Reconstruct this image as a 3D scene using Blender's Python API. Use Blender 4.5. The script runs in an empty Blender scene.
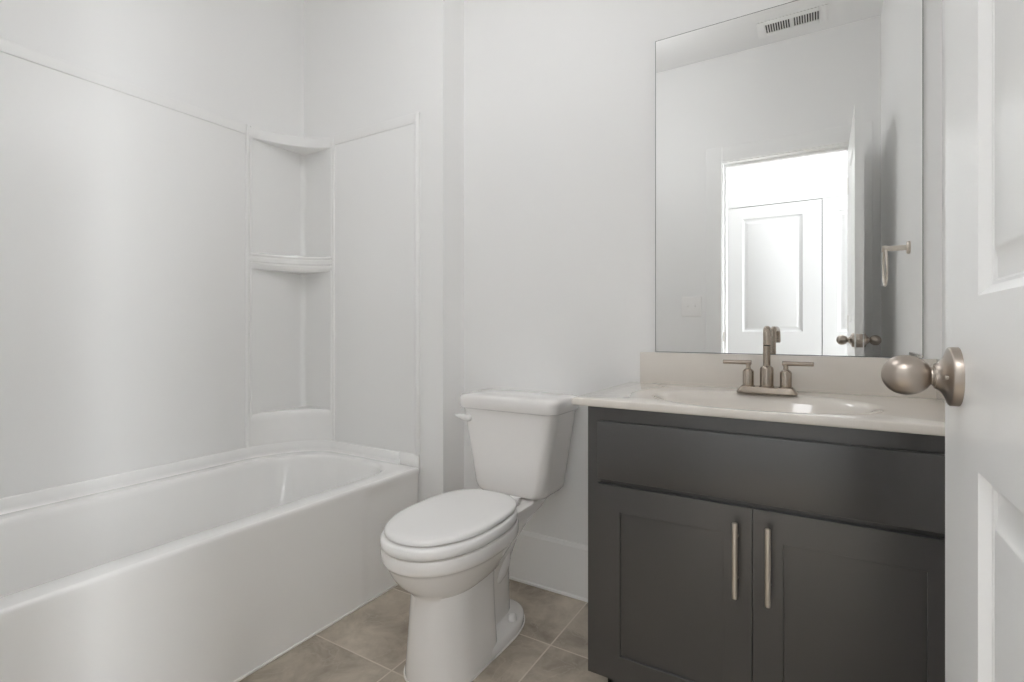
import bpy, bmesh, math, random
from mathutils import Vector, Matrix

random.seed(7)
SC = bpy.context.scene
COL = SC.collection
PI = math.pi

# ------------------------------------------------------------------ camera, world, exposure
TH = 0.5451
cam_d = bpy.data.cameras.new('camera')
cam = bpy.data.objects.new('camera', cam_d)
COL.objects.link(cam)
cam.location = (0.0, 0.0, 1.0221)
cam.rotation_euler = (PI / 2, 0, TH)
cam_d.sensor_fit = 'HORIZONTAL'
cam_d.sensor_width = 36.0
cam_d.lens = 509.83 / 1024 * 36.0
cam_d.shift_y = -12.5 / 1024
cam_d.clip_start = 0.01
SC.camera = cam

world = bpy.data.worlds.new('world')
SC.world = world
world.use_nodes = True
world.node_tree.nodes['Background'].inputs[0].default_value = (0.8, 0.85, 0.9, 1)
world.node_tree.nodes['Background'].inputs[1].default_value = 0.3

SC.view_settings.view_transform = 'Standard'
SC.view_settings.look = 'None'
SC.view_settings.gamma = 1
SC.view_settings.use_curve_mapping = False
SC.view_settings.exposure = 0.91
SC.cycles.max_bounces = 24          # white room: keep the interreflection
SC.cycles.diffuse_bounces = 20
SC.cycles.glossy_bounces = 8
BATH_LIGHT = 4.05      # emission of the bathroom ceiling fixture
HALL_LIGHT = 9.0      # emission of the hall ceiling fixture
DAYLIGHT = 14.0         # sky seen through the window at the end of the hall

# ------------------------------------------------------------------ plan of the room (metres)
DW = 1.7858            # mirror wall
XL = -2.216            # tub wall
XR = 0.28              # wall behind the open door
YD0, YD1 = 0.0, 0.115  # door wall, hall face and room face
ZC = 2.743
OL, OR = -0.530, 0.142 # door opening
OH = 2.066
YH = -1.07             # far hall wall
HX0, HX1 = -1.7, 1.5
XW, YE = -1.327, 1.644 # corner of the short wall at the foot of the tub

# ------------------------------------------------------------------ materials
def mat(name, color, rough=0.5, metal=0.0, coat=0.0, spec=0.5, bump=None, vary=None):
    m = bpy.data.materials.new(name)
    m.use_nodes = True
    nt = m.node_tree
    b = nt.nodes['Principled BSDF']
    b.inputs['Base Color'].default_value = (*color, 1)
    b.inputs['Roughness'].default_value = rough
    b.inputs['Metallic'].default_value = metal
    b.inputs['Specular IOR Level'].default_value = spec
    if coat:
        b.inputs['Coat Weight'].default_value = coat
        b.inputs['Coat Roughness'].default_value = max(0.06, rough * 0.9) if rough > 0.25 else 0.06
    tc = nt.nodes.new('ShaderNodeTexCoord')
    if vary:
        scale, amt = vary
        n = nt.nodes.new('ShaderNodeTexNoise')
        n.inputs['Scale'].default_value = scale
        n.inputs['Detail'].default_value = 4
        nt.links.new(tc.outputs['Object'], n.inputs['Vector'])
        r = nt.nodes.new('ShaderNodeValToRGB')
        r.color_ramp.elements[0].position = 0.3
        r.color_ramp.elements[1].position = 0.7
        r.color_ramp.elements[0].color = (*[c * (1 - amt) for c in color], 1)
        r.color_ramp.elements[1].color = (*[min(1, c * (1 + amt)) for c in color], 1)
        nt.links.new(n.outputs['Fac'], r.inputs['Fac'])
        nt.links.new(r.outputs['Color'], b.inputs['Base Color'])
    if bump:
        scale, strength = bump
        n = nt.nodes.new('ShaderNodeTexNoise')
        n.inputs['Scale'].default_value = scale
        n.inputs['Detail'].default_value = 3
        nt.links.new(tc.outputs['Object'], n.inputs['Vector'])
        bp = nt.nodes.new('ShaderNodeBump')
        bp.inputs['Strength'].default_value = strength
        bp.inputs['Distance'].default_value = 0.002
        nt.links.new(n.outputs['Fac'], bp.inputs['Height'])
        nt.links.new(bp.outputs['Normal'], b.inputs['Normal'])
    return m

def emit(name, color, strength):
    m = bpy.data.materials.new(name)
    m.use_nodes = True
    nt = m.node_tree
    nt.nodes.clear()
    e = nt.nodes.new('ShaderNodeEmission')
    e.inputs[0].default_value = (*color, 1)
    e.inputs[1].default_value = strength
    o = nt.nodes.new('ShaderNodeOutputMaterial')
    nt.links.new(e.outputs[0], o.inputs[0])
    return m

def tile_material():
    m = bpy.data.materials.new('floor_tile')
    m.use_nodes = True
    nt = m.node_tree
    N, L = nt.nodes, nt.links
    b = N['Principled BSDF']
    tc = N.new('ShaderNodeTexCoord')
    sep = N.new('ShaderNodeSeparateXYZ')
    L.new(tc.outputs['Object'], sep.inputs[0])

    def math_(op, a, bval=None):
        n = N.new('ShaderNodeMath')
        n.operation = op
        for k, v in enumerate((a, bval)):
            if v is None:
                continue
            if isinstance(v, (int, float)):
                n.inputs[k].default_value = v
            else:
                L.new(v, n.inputs[k])
        return n.outputs[0]
    cells, edges = [], []
    for ax, off, size in (('X', 1.0974 + 7.0 * 0.3503, 0.3503), ('Y', -1.1162 + 9 * 0.3562, 0.3562)):
        t = math_('DIVIDE', math_('ADD', sep.outputs[ax], off), size)
        cells.append(math_('FLOOR', t))
        f = math_('FRACT', t)
        d = math_('MINIMUM', f, math_('SUBTRACT', 1.0, f))
        edges.append(math_('MULTIPLY', d, size))
    d = math_('MINIMUM', edges[0], edges[1])
    grout = math_('LESS_THAN', d, 0.0026)
    comb = N.new('ShaderNodeCombineXYZ')
    L.new(cells[0], comb.inputs[0])
    L.new(cells[1], comb.inputs[1])
    wn = N.new('ShaderNodeTexWhiteNoise')
    wn.noise_dimensions = '2D'
    L.new(comb.outputs[0], wn.inputs['Vector'])
    # per-tile offset so the stone figure breaks at the joints
    vm = N.new('ShaderNodeVectorMath')
    vm.operation = 'SCALE'
    L.new(wn.outputs['Color'], vm.inputs[0])
    vm.inputs['Scale'].default_value = 9.0
    va = N.new('ShaderNodeVectorMath')
    va.operation = 'ADD'
    L.new(tc.outputs['Object'], va.inputs[0])
    L.new(vm.outputs[0], va.inputs[1])
    n1 = N.new('ShaderNodeTexNoise')
    n1.inputs['Scale'].default_value = 7.0
    n1.inputs['Detail'].default_value = 8
    n1.inputs['Roughness'].default_value = 0.62
    n1.inputs['Distortion'].default_value = 0.35
    L.new(va.outputs[0], n1.inputs['Vector'])
    r1 = N.new('ShaderNodeValToRGB')
    e = r1.color_ramp.elements
    e[0].position = 0.30
    e[0].color = (0.28, 0.235, 0.185, 1)
    e[1].position = 0.72
    e[1].color = (0.62, 0.55, 0.46, 1)
    L.new(n1.outputs['Fac'], r1.inputs['Fac'])
    # pale veins
    n2 = N.new('ShaderNodeTexNoise')
    n2.inputs['Scale'].default_value = 3.2
    n2.inputs['Detail'].default_value = 5
    n2.inputs['Distortion'].default_value = 2.2
    L.new(va.outputs[0], n2.inputs['Vector'])
    v = math_('ABSOLUTE', math_('SUBTRACT', n2.outputs['Fac'], 0.5))
    v = math_('SUBTRACT', 1.0, math_('MULTIPLY', v, 70.0))
    v = math_('MULTIPLY', math_('MAXIMUM', v, 0.0), 0.30)
    mx = N.new('ShaderNodeMix')
    mx.data_type = 'RGBA'
    L.new(v, mx.inputs['Factor'])
    L.new(r1.outputs['Color'], mx.inputs['A'])
    mx.inputs['B'].default_value = (0.60, 0.53, 0.455, 1)
    # slight tile-to-tile tone
    hs = N.new('ShaderNodeHueSaturation')
    L.new(mx.outputs['Result'], hs.inputs['Color'])
    L.new(math_('ADD', math_('MULTIPLY', wn.outputs['Value'], 0.14), 0.93), hs.inputs['Value'])
    mg = N.new('ShaderNodeMix')
    mg.data_type = 'RGBA'
    L.new(grout, mg.inputs['Factor'])
    L.new(hs.outputs['Color'], mg.inputs['A'])
    mg.inputs['B'].default_value = (0.66, 0.59, 0.51, 1)
    L.new(mg.outputs['Result'], b.inputs['Base Color'])
    b.inputs['Roughness'].default_value = 0.38
    bp = N.new('ShaderNodeBump')
    bp.inputs['Distance'].default_value = 0.0012
    bp.inputs['Strength'].default_value = 0.5
    L.new(math_('MINIMUM', math_('DIVIDE', d, 0.004), 1.0), bp.inputs['Height'])
    L.new(bp.outputs['Normal'], b.inputs['Normal'])
    return m

M_WALL = mat('wall_paint', (0.90, 0.899, 0.896), 0.55, bump=(260, 0.05))
M_CEIL = mat('ceiling_paint', (0.89, 0.889, 0.886), 0.8)
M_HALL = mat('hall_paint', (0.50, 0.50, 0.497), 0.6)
M_TRIM = mat('white_trim_paint', (0.91, 0.91, 0.905), 0.3)
M_DOOR = mat('door_paint', (0.91, 0.91, 0.905), 0.28)
M_PANEL = mat('white_wall_panel_acrylic', (0.89, 0.888, 0.882), 0.32)
M_TUB = mat('white_acrylic', (0.915, 0.91, 0.90), 0.12, coat=0.6)
M_PORC = mat('white_porcelain', (0.905, 0.885, 0.87), 0.10, coat=0.5)
M_SEAT = mat('white_seat_plastic', (0.90, 0.89, 0.88), 0.18)
M_TOP = mat('cream_cultured_marble', (0.78, 0.735, 0.68), 0.09, coat=0.5, vary=(9, 0.02))
M_CAB = mat('charcoal_cabinet_paint', (0.043, 0.0405, 0.040), 0.30, spec=1.0, coat=0.5)
M_DARK = mat('shade_and_part_black', (0.012, 0.012, 0.012), 0.8)  # near-black: painted shade in closet gaps and duct, also gasket and aerator
M_NICK = mat('brushed_nickel', (0.46, 0.405, 0.355), 0.33, metal=1.0, bump=(900, 0.03))
M_FAUC = mat('brushed_nickel_faucet', (0.42, 0.36, 0.305), 0.2, metal=1.0)
M_BAR = mat('satin_nickel_bar', (0.72, 0.66, 0.59), 0.3, metal=1.0)
M_MIRR = mat('mirror_silver', (0.935, 0.94, 0.935), 0.0, metal=1.0)
M_MEDGE = mat('mirror_edge', (0.10, 0.11, 0.10), 0.25)
M_PLATE = mat('white_plastic', (0.93, 0.92, 0.91), 0.35)
M_CAULK = mat('white_caulk', (0.88, 0.86, 0.83), 0.5)
M_VENT = mat('vent_white_metal', (0.78, 0.78, 0.77), 0.45)
M_TILE = tile_material()
M_GLOW = emit('bath_diffuser_glow', (0.975, 0.985, 1.0), BATH_LIGHT)
M_SKY = emit('window_daylight', (0.95, 0.98, 1.0), DAYLIGHT)
M_GLOWH = emit('hall_diffuser_glow', (0.985, 0.99, 1.0), HALL_LIGHT)

# ------------------------------------------------------------------ mesh helpers
def link(name, bm, m, parent=None, loc=(0, 0, 0), smooth=35):
    """bm is in world coordinates; returns one mesh object."""
    root = parent
    while root is not None and root.parent is not None:
        root = root.parent
    org = Vector(root.location) if root is not None else Vector(loc)
    bmesh.ops.recalc_face_normals(bm, faces=bm.faces)
    for v in bm.verts:
        v.co -= org
    me = bpy.data.meshes.new(name)
    bm.to_mesh(me)
    bm.free()
    for mm in (m if isinstance(m, (list, tuple)) else [m]):
        me.materials.append(mm)
    if smooth:
        me.polygons.foreach_set('use_smooth', [True] * len(me.polygons))
        me.set_sharp_from_angle(angle=math.radians(smooth))
    o = bpy.data.objects.new(name, me)
    COL.objects.link(o)
    if parent is not None:
        o.parent = parent
    else:
        o.location = org
    return o

def thing(name, label, cat, loc, group=None):
    o = bpy.data.objects.new(name, None)
    o.empty_display_size = 0.05
    COL.objects.link(o)
    o.location = loc
    return tag(o, label, cat, group)

def tag(o, label, cat, group=None):
    o['label'] = label
    o['category'] = cat
    if group:
        o['group'] = group
    return o

def struct(name, bm, m, smooth=0):
    o = link(name, bm, m, smooth=smooth)
    o['kind'] = 'structure'
    return o

def B():
    return bmesh.new()

def box(bm, x0, x1, y0, y1, z0, z1, bev=0.0, seg=2, mi=0):
    t = bmesh.new()
    bmesh.ops.create_cube(t, size=1)
    for v in t.verts:
        v.co = Vector(((x0 + x1) / 2 + v.co.x * (x1 - x0), (y0 + y1) / 2 + v.co.y * (y1 - y0), (z0 + z1) / 2 + v.co.z * (z1 - z0)))
    if bev:
        bmesh.ops.bevel(t, geom=t.edges[:], offset=bev, segments=seg, profile=0.5, affect='EDGES', clamp_overlap=True)
    for f in t.faces:
        f.material_index = mi
    join(bm, t)
    return bm

def join(bm, t):
    me = bpy.data.meshes.new('tmp')
    t.to_mesh(me)
    t.free()
    bm.from_mesh(me)
    bpy.data.meshes.remove(me)

def loft(bm, loops, cap0=True, cap1=True, closed=True):
    rows = [[bm.verts.new(p) for p in lp] for lp in loops]
    n = len(rows[0])
    for a, b in zip(rows, rows[1:]):
        for i in range(n if closed else n - 1):
            j = (i + 1) % n
            bm.faces.new((a[i], a[j], b[j], b[i]))
    if cap0:
        bm.faces.new(rows[0][::-1])
    if cap1:
        bm.faces.new(rows[-1])
    return rows

def lathe(bm, prof, origin, axis, n=40, cap=True):
    """prof: list of (distance along axis, radius)."""
    a = Vector(axis).normalized()
    u = a.orthogonal().normalized()
    w = a.cross(u)
    loops = []
    for d, r in prof:
        c = Vector(origin) + a * d
        loops.append([c + (u * math.cos(2 * PI * k / n) + w * math.sin(2 * PI * k / n)) * max(r, 1e-5) for k in range(n)])
    loft(bm, loops, cap, cap)

def tube(bm, pts, radii, n=20, cap=True):
    pts = [Vector(p) for p in pts]
    if isinstance(radii, (int, float)):
        radii = [radii] * len(pts)
    loops = []
    ref = None
    for i, p in enumerate(pts):
        t = (pts[min(i + 1, len(pts) - 1)] - pts[max(i - 1, 0)]).normalized()
        if ref is None:
            ref = t.orthogonal().normalized()
        ref = (ref - t * ref.dot(t)).normalized()
        w = t.cross(ref)
        loops.append([p + (ref * math.cos(2 * PI * k / n) + w * math.sin(2 * PI * k / n)) * radii[i] for k in range(n)])
    loft(bm, loops, cap, cap)

def rrect(x0, x1, y0, y1, r, z, seg=6, side=6):
    """rounded rectangle loop, counter-clockwise from lower-left; r = one radius or four (x0y0, x1y0, x1y1, x0y1)."""
    if isinstance(r, (int, float)):
        r = (r,) * 4
    cs = [(x0 + r[0], y0 + r[0], PI, r[0]), (x1 - r[1], y0 + r[1], 1.5 * PI, r[1]),
          (x1 - r[2], y1 - r[2], 0, r[2]), (x0 + r[3], y1 - r[3], 0.5 * PI, r[3])]
    out = []
    for k, (cx, cy, a0, rr) in enumerate(cs):
        arc = [Vector((cx + rr * math.cos(a0 + i / seg * PI / 2), cy + rr * math.sin(a0 + i / seg * PI / 2), z)) for i in range(seg + 1)]
        out += arc
        nx, ny, na, nr = cs[(k + 1) % 4]
        q = Vector((nx + nr * math.cos(na), ny + nr * math.sin(na), z))
        for i in range(1, side):
            out.append(arc[-1].lerp(q, i / side))
    return out

def egg(cx, y0, y1, ym, hw, z, n=56, pf=2.15, pb=3.0):
    out = []
    for k in range(n):
        t = 2 * PI * k / n
        s, c = math.sin(t), math.cos(t)
        p = pf if c > 0 else pb
        e = 2 / p
        x = hw * math.copysign(abs(s) ** e, s)
        y = ym - (ym - y0) * abs(c) ** e if c > 0 else ym + (y1 - ym) * abs(c) ** e
        out.append(Vector((cx + x, y, z)))
    return out

def panel_face(bm, fn, W, H, rects, profile, mi=0):
    """A face W x H through fn(a, b, depth) with rectangles sunk along a moulding profile of (inset, depth)."""
    xs = sorted({0, W, *[r[0] for r in rects], *[r[1] for r in rects]})
    ys = sorted({0, H, *[r[2] for r in rects], *[r[3] for r in rects]})
    cache = {}
    def V(a, b, d):
        k = (round(a, 6), round(b, 6), round(d, 6))
        if k not in cache:
            cache[k] = bm.verts.new(fn(a, b, d))
        return cache[k]
    for i in range(len(xs) - 1):
        for j in range(len(ys) - 1):
            ax, ay = (xs[i] + xs[i + 1]) / 2, (ys[j] + ys[j + 1]) / 2
            if any(r[0] < ax < r[1] and r[2] < ay < r[3] for r in rects):
                continue
            bm.faces.new((V(xs[i], ys[j], 0), V(xs[i + 1], ys[j], 0), V(xs[i + 1], ys[j + 1], 0), V(xs[i], ys[j + 1], 0)))
    for (a0, a1, b0, b1) in rects:
        prev = None
        for ins, d in profile:
            ring = [V(a0 + ins, b0 + ins, d), V(a1 - ins, b0 + ins, d), V(a1 - ins, b1 - ins, d), V(a0 + ins, b1 - ins, d)]
            if prev:
                for k in range(4):
                    bm.faces.new((prev[k], prev[(k + 1) % 4], ring[(k + 1) % 4], ring[k]))
            prev = ring
        bm.faces.new(prev)

def perimeter(bm, fn, W, H, d0, d1, xs=(), ys=()):
    def run(p, q, cuts, ax):
        pass
    c = [(0, 0), (W, 0), (W, H), (0, H)]
    for k in range(4):
        a, b = c[k], c[(k + 1) % 4]
        v = [bm.verts.new(fn(a[0], a[1], d0)), bm.verts.new(fn(b[0], b[1], d0)), bm.verts.new(fn(b[0], b[1], d1)), bm.verts.new(fn(a[0], a[1], d1))]
        bm.faces.new(v)

# ------------------------------------------------------------------ the setting
b = B(); box(b, XL - 0.1, XR + 0.1, YD0, DW + 0.1, -0.06, 0.0)
b2 = box(b, HX0 - 0.1, HX1 + 0.1, YH - 0.1, YD0, -0.06, 0.0)
struct('floor', b, M_TILE)
b = B(); box(b, XL - 0.1, XR + 0.1, YD1, DW + 0.1, ZC, ZC + 0.08)
box(b, HX0 - 0.1, HX1 + 0.1, YH - 0.1, YD1, ZC, ZC + 0.08)
struct('ceiling', b, M_CEIL)
b = B(); box(b, XL - 0.1, XL, YD1, DW + 0.1, 0, ZC); struct('wall_left', b, M_WALL)
b = B(); box(b, XL, XR + 0.1, DW, DW + 0.1, 0, ZC); struct('wall_back', b, M_WALL)
b = B(); box(b, XL, XW, YE, DW, 0, ZC); struct('wall_tub_end', b, M_WALL)
b = B(); box(b, XR, XR + 0.1, YD1, DW, 0, ZC); struct('wall_right', b, M_WALL)
b = B()
box(b, XL - 0.1, OL - 0.015, YD0, YD1, 0, ZC)
box(b, OR + 0.015, XR + 0.1, YD0, YD1, 0, ZC)
box(b, OL - 0.015, OR + 0.015, YD0, YD1, OH + 0.015, ZC)
struct('wall_front', b, M_WALL)
D2 = (-0.692, 0.004)     # hall closet doors, x range
D3 = (0.009, 0.705)
b = B()
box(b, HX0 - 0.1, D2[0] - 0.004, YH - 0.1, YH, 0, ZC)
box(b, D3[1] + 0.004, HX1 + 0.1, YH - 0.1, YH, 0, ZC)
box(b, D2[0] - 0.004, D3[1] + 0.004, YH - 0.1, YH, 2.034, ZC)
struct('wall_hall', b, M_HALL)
b = B(); box(b, D2[0] - 0.004, D3[1] + 0.004, YH - 0.1, YH - 0.06, 0, 2.034); struct('wall_closet_shade', b, M_DARK)  # black backing paints the shade into the gaps round the hall doors
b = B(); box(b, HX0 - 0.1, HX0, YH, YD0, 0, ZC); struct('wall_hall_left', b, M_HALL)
WY0, WY1, WZ0, WZ1 = -0.78, -0.10, 0.25, 2.30   # tall window at the end of the hall
b = B()
box(b, HX1, HX1 + 0.1, YH, WY0, 0, ZC); box(b, HX1, HX1 + 0.1, WY1, YD0, 0, ZC)
box(b, HX1, HX1 + 0.1, WY0, WY1, 0, WZ0); box(b, HX1, HX1 + 0.1, WY0, WY1, WZ1, ZC)
struct('wall_hall_right', b, M_HALL)
b = B()
for y in (WY0, (WY0 + WY1) / 2 - 0.02, WY1 - 0.04):
    box(b, HX1 + 0.02, HX1 + 0.07, y, y + 0.04, WZ0, WZ1, 0.004)
for z in (WZ0, (WZ0 + WZ1) / 2 - 0.02, WZ1 - 0.04):
    box(b, HX1 + 0.02, HX1 + 0.07, WY0, WY1, z, z + 0.04, 0.004)
win = struct('window_1', b, M_TRIM)
b = B(); box(b, HX1 + 0.045, HX1 + 0.05, WY0 + 0.01, WY1 - 0.01, WZ0 + 0.01, WZ1 - 0.01)
link('pane', b, M_SKY, win)

# baseboards
def base_board(name, pts, h=0.206, t=0.010):
    """pts: run of plan points along the wall face, board on the left-hand side."""
    b = B()
    prof = [(0, 0), (t + 0.003, 0), (t + 0.003, 0.008), (t, 0.012), (t, h - 0.014), (t * 0.55, h - 0.003), (t * 0.3, h), (0, h)]
    (x0, y0), (x1, y1) = pts
    d = Vector((x1 - x0, y1 - y0, 0)).normalized()
    nrm = Vector((-d.y, d.x, 0))
    loops = [[Vector((px, py, 0)) + nrm * o + Vector((0, 0, z)) for o, z in prof] for px, py in pts]
    loft(b, loops)
    struct(name, b, M_TRIM)
base_board('baseboard_back', [(-0.552, DW), (XW, DW)])
base_board('baseboard_tub_end', [(XW, DW), (XW, YE)])
base_board('baseboard_right', [(XR, 0.13), (XR, 1.285)])
base_board('baseboard_hall', [(D2[0] - 0.006, YH), (HX0, YH)][::-1])

# door casing and jamb
b = B()
cw, ct, rv = 0.095, 0.014, 0.005
def casing_profile(o):
    return o
for (x0, x1) in ((OL - rv - cw, OL - rv), (OR + rv, OR + rv + cw)):
    box(b, x0, x1, YD1, YD1 + ct, 0, OH + rv + cw, 0.003)
box(b, OL - rv, OR + rv, YD1, YD1 + ct, OH + rv, OH + rv + cw, 0.003)
struct('trim_1', b, M_TRIM)
b = B()
box(b, OL - 0.015, OL, YD0, YD1, 0, OH)
box(b, OR, OR + 0.015, YD0, YD1, 0, OH)
box(b, OL - 0.015, OR + 0.015, YD0, YD1, OH, OH + 0.015)
box(b, OL, OL + 0.015, 0.035, 0.070, 0, OH - 0.016, 0.002)
box(b, OR - 0.013, OR, 0.035, 0.070, 0, OH - 0.016, 0.002)
box(b, OL, OR, 0.035, 0.070, OH - 0.016, OH, 0.002)
jamb = struct('trim_2', b, M_TRIM)
b = B(); box(b, OL - 0.001, OL + 0.002, 0.078, 0.108, 0.94, 1.0, 0.0008)
link('strike_plate', b, M_NICK, jamb)

# ------------------------------------------------------------------ doors
OGEE = [(0, 0), (0.003, 0.003), (0.009, 0.0080), (0.012, 0.0086), (0.0145, 0.0110), (0.023, 0.0110), (0.039, 0.0040), (0.042, 0.0028)]
def panel_door(name, x, y, axis, W, H, thick, rects, m, z0=0.012):
    """axis 'y': leaf runs along +Y from (x, y), faces at x and x+thick. axis 'x': runs along +X, faces at y and y-thick."""
    b = B()
    if axis == 'y':
        f1 = lambda a, c, d: (x + d, y + a, z0 + c)
        f2 = lambda a, c, d: (x + thick - d, y + a, z0 + c)
    else:
        f1 = lambda a, c, d: (x + a, y - d, z0 + c)
        f2 = lambda a, c, d: (x + a, y - thick + d, z0 + c)
    panel_face(b, f1, W, H, rects, OGEE)
    panel_face(b, f2, W, H, rects, OGEE)
    perimeter(b, f1, W, H, 0, thick)
    bmesh.ops.remove_doubles(b, verts=b.verts, dist=0.00001)
    return struct(name, b, m, smooth=28)

XD = 0.129
LEAF0, LEAF1 = 0.146, 0.804
LW = LEAF1 - LEAF0
door1 = panel_door('door_1', XD, LEAF0, 'y', LW, 2.018, 0.035,
                   [(0.152, LW - 0.152, 0.24, 0.872), (0.152, LW - 0.152, 1.042, 1.88)], M_DOOR)
def knob(side):
    s = -1 if side == 'room' else 1
    x0 = XD if s < 0 else XD + 0.035
    ky, kz = 0.735, 0.969
    b = B()
    lathe(b, [(0, 0.0325), (0.0075, 0.0325), (0.0085, 0.0318), (0.0092, 0.0300), (0.0105, 0.0262), (0.0125, 0.0215), (0.015, 0.0175), (0.018, 0.0150), (0.0205, 0.0140)],
          (x0, ky, kz), (s, 0, 0), 48)
    k = link('knob', b, M_NICK, door1)
    k['label'] = 'egg-shaped brushed nickel door knob'
    b = B()
    prof = [(0.019, 0.0118), (0.022, 0.0118), (0.0225, 0.0100), (0.024, 0.0098)]
    for i in range(1, 25):
        ang = PI * 0.86 * (1 - i / 24)
        prof.append((0.0450 + 0.0240 * math.cos(ang), max(0.0228 * math.sin(ang) * (1 + 0.05 * math.cos(ang)), 0.0002)))
    lathe(b, prof, (x0, ky, kz), (s, 0, 0), 48)
    link('grip', b, M_NICK, k)
    b = B()
    lathe(b, [(0, 0.0028), (0.004, 0.0028)], (x0 + s * 0.0105, ky - 0.0205, kz), (s, 0, 0), 14)
    link('screw', b, M_NICK, k)
knob('room'); knob('wall')
b = B()
box(b, XD + 0.005, XD + 0.030, LEAF1 - 0.001, LEAF1 + 0.0018, 0.938, 0.998, 0.0006)
box(b, XD + 0.011, XD + 0.024, LEAF1, LEAF1 + 0.010, 0.961, 0.976, 0.002)
link('latch_plate', b, M_NICK, door1)
b = B()
for hz in (0.25, 1.05, 1.82):
    box(b, XD - 0.002, XD + 0.001, LEAF0 - 0.014, LEAF0 + 0.001, hz - 0.045, hz + 0.045)
    lathe(b, [(-0.046, 0.006), (0.046, 0.006)], (XD + 0.008, LEAF0 - 0.007, hz), (0, 0, 1), 14)
link('hinge', b, M_NICK, door1)
HR = [(0.130, 0.568, 0.24, 0.80), (0.130, 0.568, 0.985, 1.918)]
HR3 = [(0.102, 0.56, 0.24, 0.80), (0.102, 0.56, 0.985, 1.918)]
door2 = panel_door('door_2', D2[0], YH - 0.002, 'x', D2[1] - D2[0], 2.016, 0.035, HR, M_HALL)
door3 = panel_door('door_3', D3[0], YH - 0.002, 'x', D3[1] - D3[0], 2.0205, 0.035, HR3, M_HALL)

# ------------------------------------------------------------------ bathtub
TX0, TX1, TY0, TY1 = -2.207, -1.446, 0.120, 1.635
tub = thing('bathtub', 'white alcove bathtub with a plain skirted front below the shower walls', 'bathtub', (-1.83, 0.88, 0))
b = B()
def tl(ins, z, r=0.004):
    return rrect(TX0 + ins, TX1 - ins, TY0 + ins, TY1 - ins, r, z, 10, 80)
ox0, ox1, oy0, oy1 = -2.135, -1.527, 0.20, 1.572
def ol(ins, z, endslope=0.0, sx=0.0):
    rr = lambda r: max(r - ins * 0.3, 0.05)
    return rrect(ox0 + ins + sx, ox1 - ins, oy0 + ins + endslope, oy1 - ins - endslope, (rr(0.16), rr(0.10), rr(0.12), rr(0.27)), z, 10, 80)
loops = [tl(0.0, 0.0), tl(0.0, 0.06), tl(0.002, 0.20), tl(0.002, 0.36), tl(0.0, 0.40), tl(0.0, 0.415), tl(0.0, 0.428), tl(0.0009, 0.4325, 0.005), tl(0.003, 0.4365, 0.007), tl(0.0065, 0.4388, 0.010), tl(0.011, 0.4395, 0.014),
         ol(-0.010, 0.4395), ol(-0.003, 0.438), ol(0.003, 0.434), ol(0.007, 0.427), ol(0.010, 0.415),
         ol(0.022, 0.33, 0.012), ol(0.040, 0.20, 0.035), ol(0.055, 0.12, 0.055), ol(0.075, 0.09, 0.07), ol(0.11, 0.075, 0.09), ol(0.16, 0.07, 0.12)]
loft(b, loops, cap0=True, cap1=True)
for v in b.verts:        # the skirt steps back a little towards its end
    if v.co.x > TX1 - 0.008 and v.co.y > 1.338 and v.co.z < 0.41:
        v.co.x -= 0.0045
link('basin', b, M_TUB, tub, smooth=50)
# raised back ledge that carries the wall panels
ZB, ZT = 0.4885, 1.937
P0, P1, PC = Vector((-2.208, 1.343, 0)), Vector((-1.985, 1.636, 0)), Vector((-2.150, 1.600, 0))
def corner_arc(off=0.0, n=18):
    out = []
    for i in range(n + 1):
        t = i / n
        p = P0 * (1 - t) ** 2 + PC * 2 * t * (1 - t) + P1 * t * t
        d = ((PC - P0) * (1 - t) + (P1 - PC) * t).normalized()
        out.append(p + Vector((d.y, -d.x, 0)) * off)
    return out
def ledge_loop(off, z):
    arc = corner_arc(off)
    pts = [Vector((-2.2158, 0.120, z)), Vector((-2.208 + off, 0.120, z))]
    pts += [Vector((p.x, p.y, z)) for p in arc]
    pts += [Vector((-1.558, 1.636 - off, z)), Vector((-1.558, 1.6438, z)), Vector((-2.2158, 1.6438, z))]
    return pts
b = B()
loft(b, [ledge_loop(0.022, 0.436), ledge_loop(0.013, 0.4405), ledge_loop(0.009, 0.447), ledge_loop(0.0075, 0.455), ledge_loop(0.006, 0.484), ledge_loop(0.003, 0.488), ledge_loop(0.001, 0.4885)])
link('back_ledge', b, M_TUB, tub, smooth=40)
b = B()
box(b, -1.560, -1.450, 1.634, 1.6435, 0.43, ZB, 0.001)
link('corner_upstand', b, M_TUB, tub)
b = B()
box(b, TX1 - 0.002, TX1 + 0.006, TY0, TY1, 0.0, 0.007, 0.002)
link('caulk_line', b, M_CAULK, tub)

# ------------------------------------------------------------------ shower walls
sur = thing('shower_surround', 'glossy white shower wall panels with corner shelves above the bathtub', 'shower surround', (-2.1, 0.88, 0.49))
ZB, ZT = 0.4885, 1.937
def lip(bm, x0, x1, y0, y1):
    box(bm, x0, x1, y0, y1, 1.893, ZT, 0.004, 3)
b = B(); box(b, -2.2155, -2.208, 0.1165, 1.636, ZB, ZT, 0.001); lip(b, -2.2155, -2.2045, 0.1165, 1.343)
link('side_panel', b, M_PANEL, sur)
b = B(); box(b, -2.2155, -1.450, 1.636, 1.6435, ZB, ZT, 0.001); lip(b, -1.985, -1.450, 1.632, 1.6435)
link('end_panel', b, M_PANEL, sur)
b = B(); box(b, -2.207, -1.450, 0.1165, 0.1215, ZB, ZT, 0.001); lip(b, -2.202, -1.450, 0.1165, 0.1265)
link('end_panel', b, M_PANEL, sur)
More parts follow.
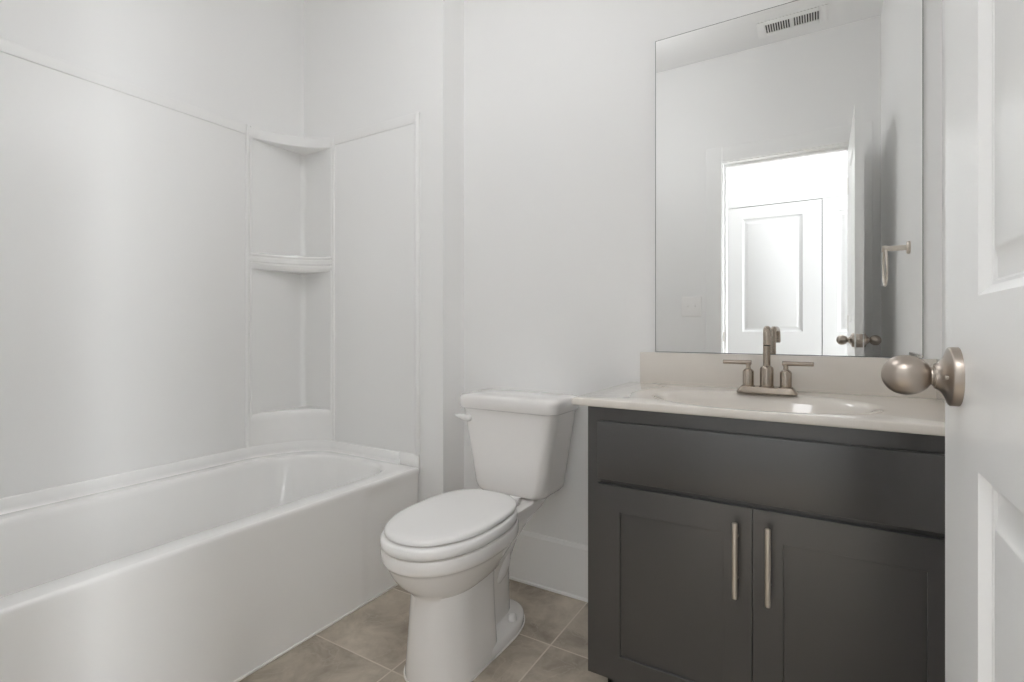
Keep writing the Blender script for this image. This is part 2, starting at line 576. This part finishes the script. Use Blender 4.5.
def corner_block(zs, name='corner_shelf', m=M_TUB):
    b = B()
    loops = []
    for z, off in zs:
        pts = [Vector((p.x, p.y, z)) for p in corner_arc(off)]
        pts += [Vector((-1.985, 1.6362, z)), Vector((-2.2082, 1.6362, z)), Vector((-2.2082, 1.343, z))]
        # keep the ends against the panels
        loops.append([Vector((max(p.x, -2.2082), min(p.y, 1.6362), p.z)) for p in pts])
    loft(b, loops)
    return link(name, b, m, sur, smooth=40)
corner_block([(0.4887, 0.0), (0.60, 0.0), (0.618, -0.001), (0.628, -0.006), (0.633, -0.016), (0.634, -0.03)])
corner_block([(1.292, -0.012), (1.296, -0.004), (1.301, 0.001), (1.315, 0.003), (1.319, -0.002), (1.324, -0.002), (1.328, 0.003), (1.345, 0.003), (1.349, -0.001), (1.353, -0.001), (1.357, 0.002), (1.364, 0.0), (1.369, -0.008)])
corner_block([(1.885, -0.004), (1.888, 0.0), (1.930, 0.0), (1.937, -0.006)], 'corner_cap', M_PANEL)
# vertical beads
b = B()
tube(b, [(-2.209, 1.343, ZB), (-2.209, 1.343, ZT)], 0.009, 16)
tube(b, [(-2.2095, 1.362, ZB), (-2.2095, 1.362, ZT)], 0.006, 16)
link('bead', b, M_PANEL, sur)
b = B()
tube(b, [(-1.985, 1.637, ZB), (-1.985, 1.637, ZT)], 0.010, 16)
tube(b, [(-2.004, 1.6375, ZB), (-2.004, 1.6375, ZT)], 0.006, 16)
link('bead', b, M_PANEL, sur)
b = B()
# cove up the inside corner
cr = 0.022
lp = []
for z in (0.634, 1.293):
    arc = [Vector((-2.208 + cr - cr * math.cos(i / 8 * PI / 2), 1.636 - cr + cr * math.sin(i / 8 * PI / 2), z)) for i in range(9)]
    lp.append(arc + [Vector((-2.2082, 1.6362, z))])
loft(b, lp)
lp = [[Vector((p.x, p.y, z)) for p in lp[0]] for z in (1.368, 1.886)]
loft(b, lp)
link('cove', b, M_PANEL, sur)
b = B()
tube(b, [(-1.462, 1.634, ZB), (-1.462, 1.634, 0.60), (-1.462, 1.634, 1.92), (-1.462, 1.638, 1.935)], [0.0105, 0.0105, 0.0105, 0.008], 18)
link('edge_rib', b, M_PANEL, sur)

# ------------------------------------------------------------------ toilet
CX = -0.992
CB = -0.978           # axis of the foot
toilet = thing('toilet', 'white two-piece toilet with closed oval lid between bathtub and vanity', 'toilet', (CX, 1.40, 0))
b = B()
# bowl and front pedestal
E_ = lambda z, y0, y1, hw, ym, pf=2.15, pb=2.7, cx=CX: egg(cx, y0, y1, ym, hw, z, 64, pf, pb)
loft(b, [E_(0.0, 1.098, 1.372, 0.110, 1.225, 2.2, 7.0, CB), E_(0.006, 1.097, 1.372, 0.111, 1.225, 2.2, 7.0, CB),
         E_(0.03, 1.099, 1.372, 0.109, 1.225, 2.2, 7.0, CB), E_(0.12, 1.104, 1.371, 0.102, 1.228, 2.2, 7.0, CB),
         E_(0.20, 1.109, 1.371, 0.097, 1.23, 2.2, 7.0, CB), E_(0.244, 1.112, 1.376, 0.096, 1.235, 2.2, 6.0, CB + 0.001),
         E_(0.256, 1.105, 1.392, 0.103, 1.245, 2.2, 4.2, CX + 0.007), E_(0.270, 1.088, 1.420, 0.119, 1.255, 2.2, 3.6, CX + 0.004),
         E_(0.290, 1.068, 1.450, 0.134, 1.265), E_(0.315, 1.052, 1.485, 0.148, 1.27), E_(0.336, 1.042, 1.505, 0.1565, 1.272),
         E_(0.344, 1.0385, 1.512, 0.159, 1.272), E_(0.3475, 1.033, 1.517, 0.1640, 1.272), E_(0.352, 1.029, 1.52, 0.167, 1.272), E_(0.358, 1.0275, 1.52, 0.1685, 1.272),
         E_(0.384, 1.026, 1.52, 0.1695, 1.272), E_(0.3895, 1.029, 1.518, 0.167, 1.272), E_(0.391, 1.036, 1.513, 0.160, 1.272)])
# trapway column and tank deck
T_ = lambda z, yc, hl, hw, p=2.6: [Vector((CX + 0.006 + hw * math.copysign(abs(math.cos(t)) ** (2 / p), math.cos(t)), yc + hl * math.copysign(abs(math.sin(t)) ** (2 / p), math.sin(t)), z)) for t in [2 * PI * k / 40 for k in range(40)]]
loft(b, [T_(0.03, 1.43, 0.13, 0.066), T_(0.10, 1.43, 0.125, 0.066), T_(0.18, 1.43, 0.115, 0.070), T_(0.235, 1.43, 0.12, 0.078),
         T_(0.29, 1.45, 0.14, 0.088), T_(0.335, 1.49, 0.18, 0.098), T_(0.365, 1.54, 0.21, 0.106, 3.5), T_(0.390, 1.56, 0.208, 0.112, 5),
         T_(0.399, 1.56, 0.206, 0.111, 5), T_(0.402, 1.56, 0.200, 0.105, 5)])
# side bulges of the trapway
for s in (-1, 1):
    lathe(b, [(-0.065, 0.004), (-0.055, 0.020), (-0.025, 0.031), (0.01, 0.034), (0.045, 0.026), (0.062, 0.004)], (CX + 0.006 + s * 0.055, 1.455, 0.225), (0, 0.55, 0.83), 24)
# foot flange
F_ = lambda z, ins: egg(CB, 1.25 + ins, 1.602 - ins, 1.40, 0.1135 - ins, z, 48, 4.0, 2.5)
loft(b, [F_(0.0, 0.002), F_(0.004, 0.0), F_(0.024, 0.001), F_(0.030, 0.004), F_(0.033, 0.010), F_(0.034, 0.030), F_(0.042, 0.050)])
link('bowl', b, M_PORC, toilet, smooth=40)
b = B()
loft(b, [egg(CB, 1.093, 1.375, 1.225, 0.1145, z, 64, 2.2, 7.0) for z in (0.0, 0.003)])
loft(b, [egg(CB, 1.25, 1.606, 1.40, 0.117, z, 48, 4.0, 2.5) for z in (0.0, 0.003)])
link('caulk_line', b, M_CAULK, toilet)
for s in (-1, 1):
    b = B()
    lathe(b, [(0, 0.0145), (0.010, 0.0145), (0.018, 0.0135), (0.023, 0.0100), (0.025, 0.004)], (CB + s * 0.082, 1.480, 0.032), (0, 0, 1), 24)
    link('bolt_cap', b, M_SEAT, toilet)
# seat ring
b = B()
S_ = lambda z, ins: egg(CX, 1.022 + ins, 1.512 - ins * 0.3, 1.268, 0.1675 - ins, z, 64, 2.15, 2.7)
loft(b, [S_(0.3935, 0.012), S_(0.3945, 0.004), S_(0.398, 0.0005), S_(0.408, 0.0), S_(0.4185, 0.002), S_(0.4235, 0.007), S_(0.4245, 0.014)])
seat = link('seat', b, M_SEAT, toilet, smooth=45)
# lid
b = B()
C_ = lambda z, ins: egg(CX - 0.003, 1.037 + ins, 1.520 - ins * 0.6, 1.268, 0.158 - ins, z, 72, 2.1, 2.9)
loft(b, [C_(0.4275, 0.012), C_(0.4280, 0.004), C_(0.4300, 0.0), C_(0.4345, 0.0), C_(0.4395, 0.002), C_(0.4430, 0.007), C_(0.4450, 0.016), C_(0.4462, 0.035), C_(0.4468, 0.07), C_(0.4471, 0.12)])
link('lid', b, M_SEAT, toilet, smooth=45)
for s in (-1, 1):
    b = B()
    lathe(b, [(-0.022, 0.009), (-0.019, 0.0115), (0.019, 0.0115), (0.022, 0.009)], (CX + s * 0.070, 1.540, 0.420), (1, 0, 0), 20)
    box(b, CX + s * 0.070 - 0.016, CX + s * 0.070 + 0.016, 1.520, 1.552, 0.398, 0.419, 0.004)
    link('hinge', b, M_SEAT, toilet)
# tank
b = B()
CT = -0.985
def tk(z, hw, y0, y1=1.776, r=0.040):
    return rrect(CT - hw, CT + hw, y0, y1, (r, r, r * 0.7, r * 0.7), z, 8, 5)
loft(b, [tk(0.404, 0.105, 1.622, 1.745, 0.03), tk(0.406, 0.124, 1.605, 1.758, 0.04), tk(0.412, 0.139, 1.593, 1.768), tk(0.423, 0.148, 1.586), tk(0.440, 0.153, 1.582),
         tk(0.52, 0.166, 1.579), tk(0.62, 0.183, 1.574), tk(0.70, 0.1965, 1.570), tk(0.7195, 0.2, 1.569)])
link('tank', b, M_PORC, toilet, smooth=45)
b = B()
loft(b, [tk(0.7205, 0.199, 1.571), tk(0.7215, 0.2085, 1.561, 1.779), tk(0.725, 0.2115, 1.558, 1.781), tk(0.757, 0.2125, 1.557, 1.782), tk(0.765, 0.2105, 1.559, 1.780), tk(0.7705, 0.204, 1.565, 1.776), tk(0.7735, 0.192, 1.577, 1.768), tk(0.775, 0.169, 1.600, 1.75)])
link('tank_lid', b, M_PORC, toilet, smooth=45)
b = B()
lx, lz = CT - 0.159, 0.684
lathe(b, [(0, 0.0135), (0.012, 0.0135), (0.019, 0.012), (0.022, 0.008)], (lx, 1.574, lz), (0, -1, 0), 24)
tube(b, [(lx + 0.007, 1.557, lz - 0.002), (lx, 1.556, lz), (lx - 0.012, 1.554, lz + 0.003), (lx - 0.028, 1.553, lz + 0.006), (lx - 0.042, 1.553, lz + 0.008), (lx - 0.050, 1.553, lz + 0.009)], [0.007, 0.0125, 0.0120, 0.0095, 0.0065, 0.0025], 16)
link('flush_lever', b, M_SEAT, toilet)
b = B()
box(b, CX - 0.06, CX + 0.06, 1.64, 1.74, 0.4015, 0.4065, 0.002)
link('tank_gasket', b, M_DARK, toilet)

# ------------------------------------------------------------------ vanity cabinet
VX0, VX1 = -0.548, XR - 0.002
VF = 1.308            # face frame
VD = 1.290            # door and drawer fronts
ZV = 0.8115
van = thing('vanity_cabinet', 'charcoal vanity cabinet with two shaker doors and a false drawer front', 'cabinet', ((VX0 + VX1) / 2, 1.55, 0))
b = B()
box(b, VX0, VX0 + 0.016, VF, DW - 0.004, 0.082, ZV, 0.001)
box(b, VX0 + 0.03, VX0 + 0.046, VF + 0.07, DW - 0.004, 0.0, 0.082, 0.001)
box(b, VX1 - 0.016, VX1, VF, DW - 0.004, 0.0, ZV, 0.001)
box(b, VX0 + 0.016, VX1 - 0.016, DW - 0.012, DW - 0.004, 0.082, ZV)
box(b, VX0 + 0.016, VX1 - 0.016, VF + 0.005, DW - 0.012, 0.082, 0.098)
box(b, VX0 + 0.03, VX1 - 0.016, VF + 0.07, VF + 0.085, 0.0, 0.082, 0.001)
# face frame: stiles and rails
box(b, VX0, VX0 + 0.045, VF - 0.0015, VF + 0.018, 0.082, ZV)
box(b, VX1 - 0.045, VX1, VF - 0.0015, VF + 0.018, 0.082, ZV)
for z0, z1 in ((0.082, 0.118), (0.590, 0.640), (0.760, ZV)):
    box(b, VX0 + 0.045, VX1 - 0.045, VF - 0.0015, VF + 0.018, z0, z1)
box(b, -0.158, -0.112, VF - 0.0015, VF + 0.018, 0.118, 0.590, 0.001)
link('carcass', b, M_CAB, van)
FX0, FXG, FX1 = -0.514, -0.1355, 0.243
b = B(); box(b, FX0, FX1, VD, VF - 0.002, 0.620, 0.774, 0.0025, 3)
link('false_drawer_front', b, M_CAB, van)
def shaker(x0, x1, hx):
    b = B()
    z0, z1 = 0.098, 0.607
    W, H = x1 - x0, z1 - z0
    fn = lambda a, c, d: (x0 + a, VD + d, z0 + c)
    ch = 0.0015
    panel_face(b, fn, W, H, [(0.0615, W - 0.0615, 0.0615, H - 0.0675)], [(0, 0), (0.0008, 0.0006), (0.0012, 0.0065)])
    perimeter(b, fn, W, H, 0, VF - 0.002 - VD)
    bmesh.ops.remove_doubles(b, verts=b.verts, dist=0.00001)
    d = link('door', b, M_CAB, van, smooth=25)
    b = B()
    hy = VD - 0.030
    hb, hl = 0.405, 0.1725
    lathe(b, [(0, 0.0052), (0.001, 0.0062), (hl - 0.001, 0.0062), (hl, 0.0052)], (hx, hy, hb), (0, 0, 1), 24)
    for hz in (hb + 0.038, hb + hl - 0.038):
        lathe(b, [(0, 0.0045), (0.0315, 0.0045)], (hx, hy, hz), (0, 1, 0), 16)
    link('handle', b, M_BAR, d)['label'] = 'satin nickel bar handle'
shaker(FX0, FXG - 0.001, -0.1690)
shaker(FXG + 0.001, FX1, -0.1010)

# ------------------------------------------------------------------ counter top with moulded bowl
top = thing('vanity_counter', 'cream cultured marble vanity top with moulded oval basin on the charcoal cabinet', 'countertop', (-0.15, 1.53, ZV))
KX0, KX1, KY0, KY1, KZ = -0.587, XR - 0.001, 1.2835, DW - 0.002, 0.8325
bc = Vector((-0.145, 1.492, 0))
corners = [(KX0, KY0), (KX1, KY0), (KX1, KY1), (KX0, KY1)]
NA = 96
angs = sorted([2 * PI * k / NA for k in range(NA)])
cang = [math.atan2(y - bc.y, x - bc.x) % (2 * PI) for x, y in corners]
for ca in cang:      # make the rectangle's corners exact
    k = min(range(NA), key=lambda i: abs(angs[i] - ca))
    angs[k] = ca
def rect_loop(z, ins=0.0):
    out = []
    for a in angs:
        dx, dy = math.cos(a), math.sin(a)
        t = 1e9
        if dx > 1e-9: t = min(t, (KX1 - bc.x) / dx)
        if dx < -1e-9: t = min(t, (KX0 + ins - bc.x) / dx)
        if dy > 1e-9: t = min(t, (KY1 - bc.y) / dy)
        if dy < -1e-9: t = min(t, (KY0 + ins - bc.y) / dy)
        out.append(Vector((bc.x + dx * t, bc.y + dy * t, z)))
    return out
def oval(a_, b_, z, dy=0):
    out = []
    for a in angs:
        # point of the ellipse on the same ray
        dx, dyy = math.cos(a), math.sin(a)
        r = 1 / math.sqrt((dx / a_) ** 2 + (dyy / b_) ** 2)
        out.append(Vector((bc.x + dx * r, bc.y + dyy * r + dy, z)))
    return out
b = B()
loft(b, [oval(0.292, 0.200, 0.8120), rect_loop(0.8120, 0.003), rect_loop(0.8135, 0.0008), rect_loop(0.816, 0.0), rect_loop(0.828, 0.0), rect_loop(0.8312, 0.0012), rect_loop(KZ, 0.004),
         oval(0.285, 0.196, KZ), oval(0.276, 0.188, KZ - 0.0004), oval(0.266, 0.179, KZ - 0.0018), oval(0.257, 0.171, KZ - 0.0045), oval(0.248, 0.164, KZ - 0.010), oval(0.236, 0.154, KZ - 0.024),
         oval(0.205, 0.130, KZ - 0.065), oval(0.170, 0.106, KZ - 0.100), oval(0.115, 0.072, KZ - 0.122), oval(0.05, 0.035, KZ - 0.130), oval(0.022, 0.022, KZ - 0.131),
         ], cap0=False, cap1=True)
link('counter_slab', b, M_TOP, top, smooth=50)
b = B()
box(b, KX0 + 0.042, KX1, DW - 0.020, DW - 0.002, KZ - 0.001, 0.9395, 0.0025, 3)
link('backsplash', b, M_TOP, top)
b = B()
box(b, KX1 - 0.014, KX1, KY0 + 0.01, DW - 0.018, KZ - 0.001, 0.9395, 0.0025, 3)
link('side_splash', b, M_TOP, top)
b = B()
lathe(b, [(0, 0.021), (0.003, 0.021), (0.005, 0.017), (0.005, 0.004)], (bc.x, bc.y, KZ - 0.1315), (0, 0, 1), 28)
link('drain', b, M_NICK, top)

# ------------------------------------------------------------------ faucet
FX, FY = -0.137, 1.672
fau = thing('faucet', 'brushed nickel two-handle faucet at the back of the cream basin', 'faucet', (FX, FY, KZ))
b = B()
def fb(hw, hd, z):
    return rrect(FX - hw, FX + hw, FY - hd, FY + hd, 0.006, z, 4, 3)
loft(b, [fb(0.0785, 0.027, KZ), fb(0.0785, 0.027, KZ + 0.004), fb(0.070, 0.0245, KZ + 0.0165), fb(0.068, 0.0225, KZ + 0.0185)])
link('base_plate', b, M_FAUC, fau, smooth=30)
b = B()
zb = KZ + 0.0175
lathe(b, [(0, 0.0205), (0.003, 0.0205), (0.004, 0.0185), (0.054, 0.0185), (0.059, 0.0160), (0.062, 0.0110), (0.065, 0.0098)], (FX, FY, zb), (0, 0, 1), 32)
zz = zb + 0.062
rad = 0.022
R = 0.0100
tx = 0.008          # the spout is swivelled a little to the right
hs = 0.086
pts = [(FX, FY, zz), (FX, FY, zz + hs)]
for i in range(1, 9):
    a = i / 8 * PI / 2
    pts.append((FX + tx * 0.25 * i / 8, FY - rad + rad * math.cos(a), zz + hs + rad * math.sin(a)))
ytip = FY - 0.088
pts.append((FX + tx * 0.75, ytip + rad, zz + hs + rad))
for i in range(1, 9):
    a = i / 8 * PI / 2
    pts.append((FX + tx * (0.75 + 0.25 * i / 8), ytip + rad - rad * math.sin(a), zz + hs + rad * math.cos(a)))
pts.append((FX + tx, ytip, zz + 0.064))
tube(b, pts, R, 28)
spout = link('spout', b, M_FAUC, fau)
b = B()
lathe(b, [(0, 0.0078), (0.003, 0.0080)], (FX + tx, ytip, zz + 0.0615), (0, 0, 1), 20)
link('aerator', b, M_DARK, spout)
for s in (-1, 1):
    hx = FX + s * 0.0495
    b = B()
    lathe(b, [(0, 0.0185), (0.003, 0.0185), (0.004, 0.0155), (0.044, 0.0155), (0.049, 0.0125), (0.053, 0.0072), (0.056, 0.0066), (0.070, 0.0066)], (hx, FY, zb), (0, 0, 1), 28)
    h = link('handle', b, M_FAUC, fau)
    b = B()
    zl = zb + 0.071
    lathe(b, [(0, 0.0058), (0.001, 0.0068), (0.078, 0.0064), (0.079, 0.0054)], (hx - s * 0.009, FY, zl), (s, -0.05, 0.0), 20)
    link('lever', b, M_FAUC, h)

# ------------------------------------------------------------------ mirror
MX0, MX1, MZ0, MZ1 = -0.4945, 0.2393, 0.9405, 2.0235
b = B()
box(b, MX0, MX1, DW - 0.006, DW - 0.0005, MZ0, MZ1, mi=1)
for f in list(b.faces):
    if f.calc_center_median().y < DW - 0.0055:
        bmesh.ops.inset_region(b, faces=[f], thickness=0.0022)
        f.material_index = 0
mir = link('mirror', b, [M_MIRR, M_MEDGE], loc=((MX0 + MX1) / 2, DW, MZ0), smooth=0)
tag(mir, 'large frameless wall mirror standing on the cream backsplash above the faucet', 'mirror')

# ------------------------------------------------------------------ ceiling register, switch, towel ring
vent = thing('air_vent', 'white ceiling air vent with two rows of louvers over painted dark slots, seen in mirror', 'air vent', (-0.141, 0.300, ZC))
vx0, vx1, vy0, vy1 = -0.315, 0.033, 0.215, 0.385
b = B()
z0, z1 = ZC - 0.006, ZC
ix0, ix1, iy0, iy1 = -0.274, -0.008, 0.253, 0.347
box(b, vx0, ix0, vy0, vy1, z0, z1, 0.002); box(b, ix1, vx1, vy0, vy1, z0, z1, 0.002)
box(b, ix0, ix1, vy0, iy0, z0, z1, 0.002); box(b, ix0, ix1, iy1, vy1, z0, z1, 0.002)
box(b, -0.149, -0.133, iy0, iy1, z0, z1, 0.001)
link('frame', b, M_CEIL, vent)
b = B(); box(b, ix0, ix1, iy0, iy1, ZC - 0.0012, ZC - 0.0002)
link('duct_shade', b, M_DARK, vent)  # flat black sheet on the ceiling, painted shade between the louvers
for (a0, a1) in ((ix0, -0.149), (-0.133, ix1)):
    n = 10
    for k in range(n + 1):
        xx = a0 + (a1 - a0) * k / n
        b = B()
        box(b, xx - 0.0030, xx + 0.0030, iy0, iy1, ZC - 0.006, ZC - 0.0015, 0.0006)
        link('louver', b, M_VENT, vent)

sw = thing('light_switch', 'white double toggle light switch plate beside the doorway, seen in mirror', 'light switch', (-0.722, YD1, 1.165))
b = B(); box(b, -0.722 - 0.062, -0.722 + 0.062, YD1, YD1 + 0.006, 1.165 - 0.064, 1.165 + 0.064, 0.003, 3)
link('plate', b, M_PLATE, sw)
for s in (-1, 1):
    b = B()
    box(b, -0.722 + s * 0.023 - 0.005, -0.722 + s * 0.023 + 0.005, YD1 + 0.005, YD1 + 0.0068, 1.165 - 0.012, 1.165 + 0.012)
    box(b, -0.722 + s * 0.023 - 0.004, -0.722 + s * 0.023 + 0.004, YD1 + 0.005, YD1 + 0.017, 1.165 - 0.002, 1.165 + 0.009, 0.0015)
    link('toggle', b, M_PLATE, sw)

ring = thing('towel_ring', 'brushed nickel towel ring on the wall behind the door, seen in mirror', 'towel ring', (XR, 1.190, 1.322))
b = B()
lathe(b, [(0, 0.0235), (0.007, 0.0235), (0.010, 0.021), (0.011, 0.010), (0.066, 0.0095), (0.070, 0.012), (0.082, 0.012), (0.084, 0.010)], (XR, 1.190, 1.322), (-1, 0, 0), 32)
link('post', b, M_BAR, ring)
b = B()
rr, rx = 0.066, XR - 0.074
tube_pts = [(rx - 0.0 * (1 - math.cos(2 * PI * k / 48)) / 2, 1.188 + rr * math.sin(2 * PI * k / 48), 1.322 - 0.006 - rr + rr * math.cos(2 * PI * k / 48)) for k in range(49)]
tube(b, tube_pts, 0.0042, 12, cap=False)
bmesh.ops.remove_doubles(b, verts=b.verts, dist=0.0003)
link('ring', b, M_BAR, ring)

# ------------------------------------------------------------------ ceiling lights (out of the frame)
def ceiling_light(x, y, label, m, drop, r=0.21):
    t = thing('ceiling_light', label, 'ceiling light', (x, y, ZC))
    b = B()
    lathe(b, [(0, 0.065), (0.012, 0.065), (0.018, 0.055), (0.022, 0.010), (drop - 0.07, 0.010), (drop - 0.068, 0.03), (drop - 0.058, 0.03)], (x, y, ZC), (0, 0, -1), 40)
    link('stem', b, M_BAR, t)
    b = B()
    prof = [(drop - 0.062 + 0.124 * (1 - math.cos(a)) / 2, max(r * math.sin(a) ** 0.8, 0.001)) for a in [i / 16 * PI for i in range(1, 17)]]
    lathe(b, prof, (x, y, ZC), (0, 0, -1), 48)
    link('globe', b, m, t)
ceiling_light(-0.95, 0.92, 'round frosted ceiling light over the middle of the bathroom floor', M_GLOW, 0.30)
ceiling_light(-0.25, -0.52, 'round frosted ceiling light in the hall outside the bathroom door', M_GLOWH, 0.16)
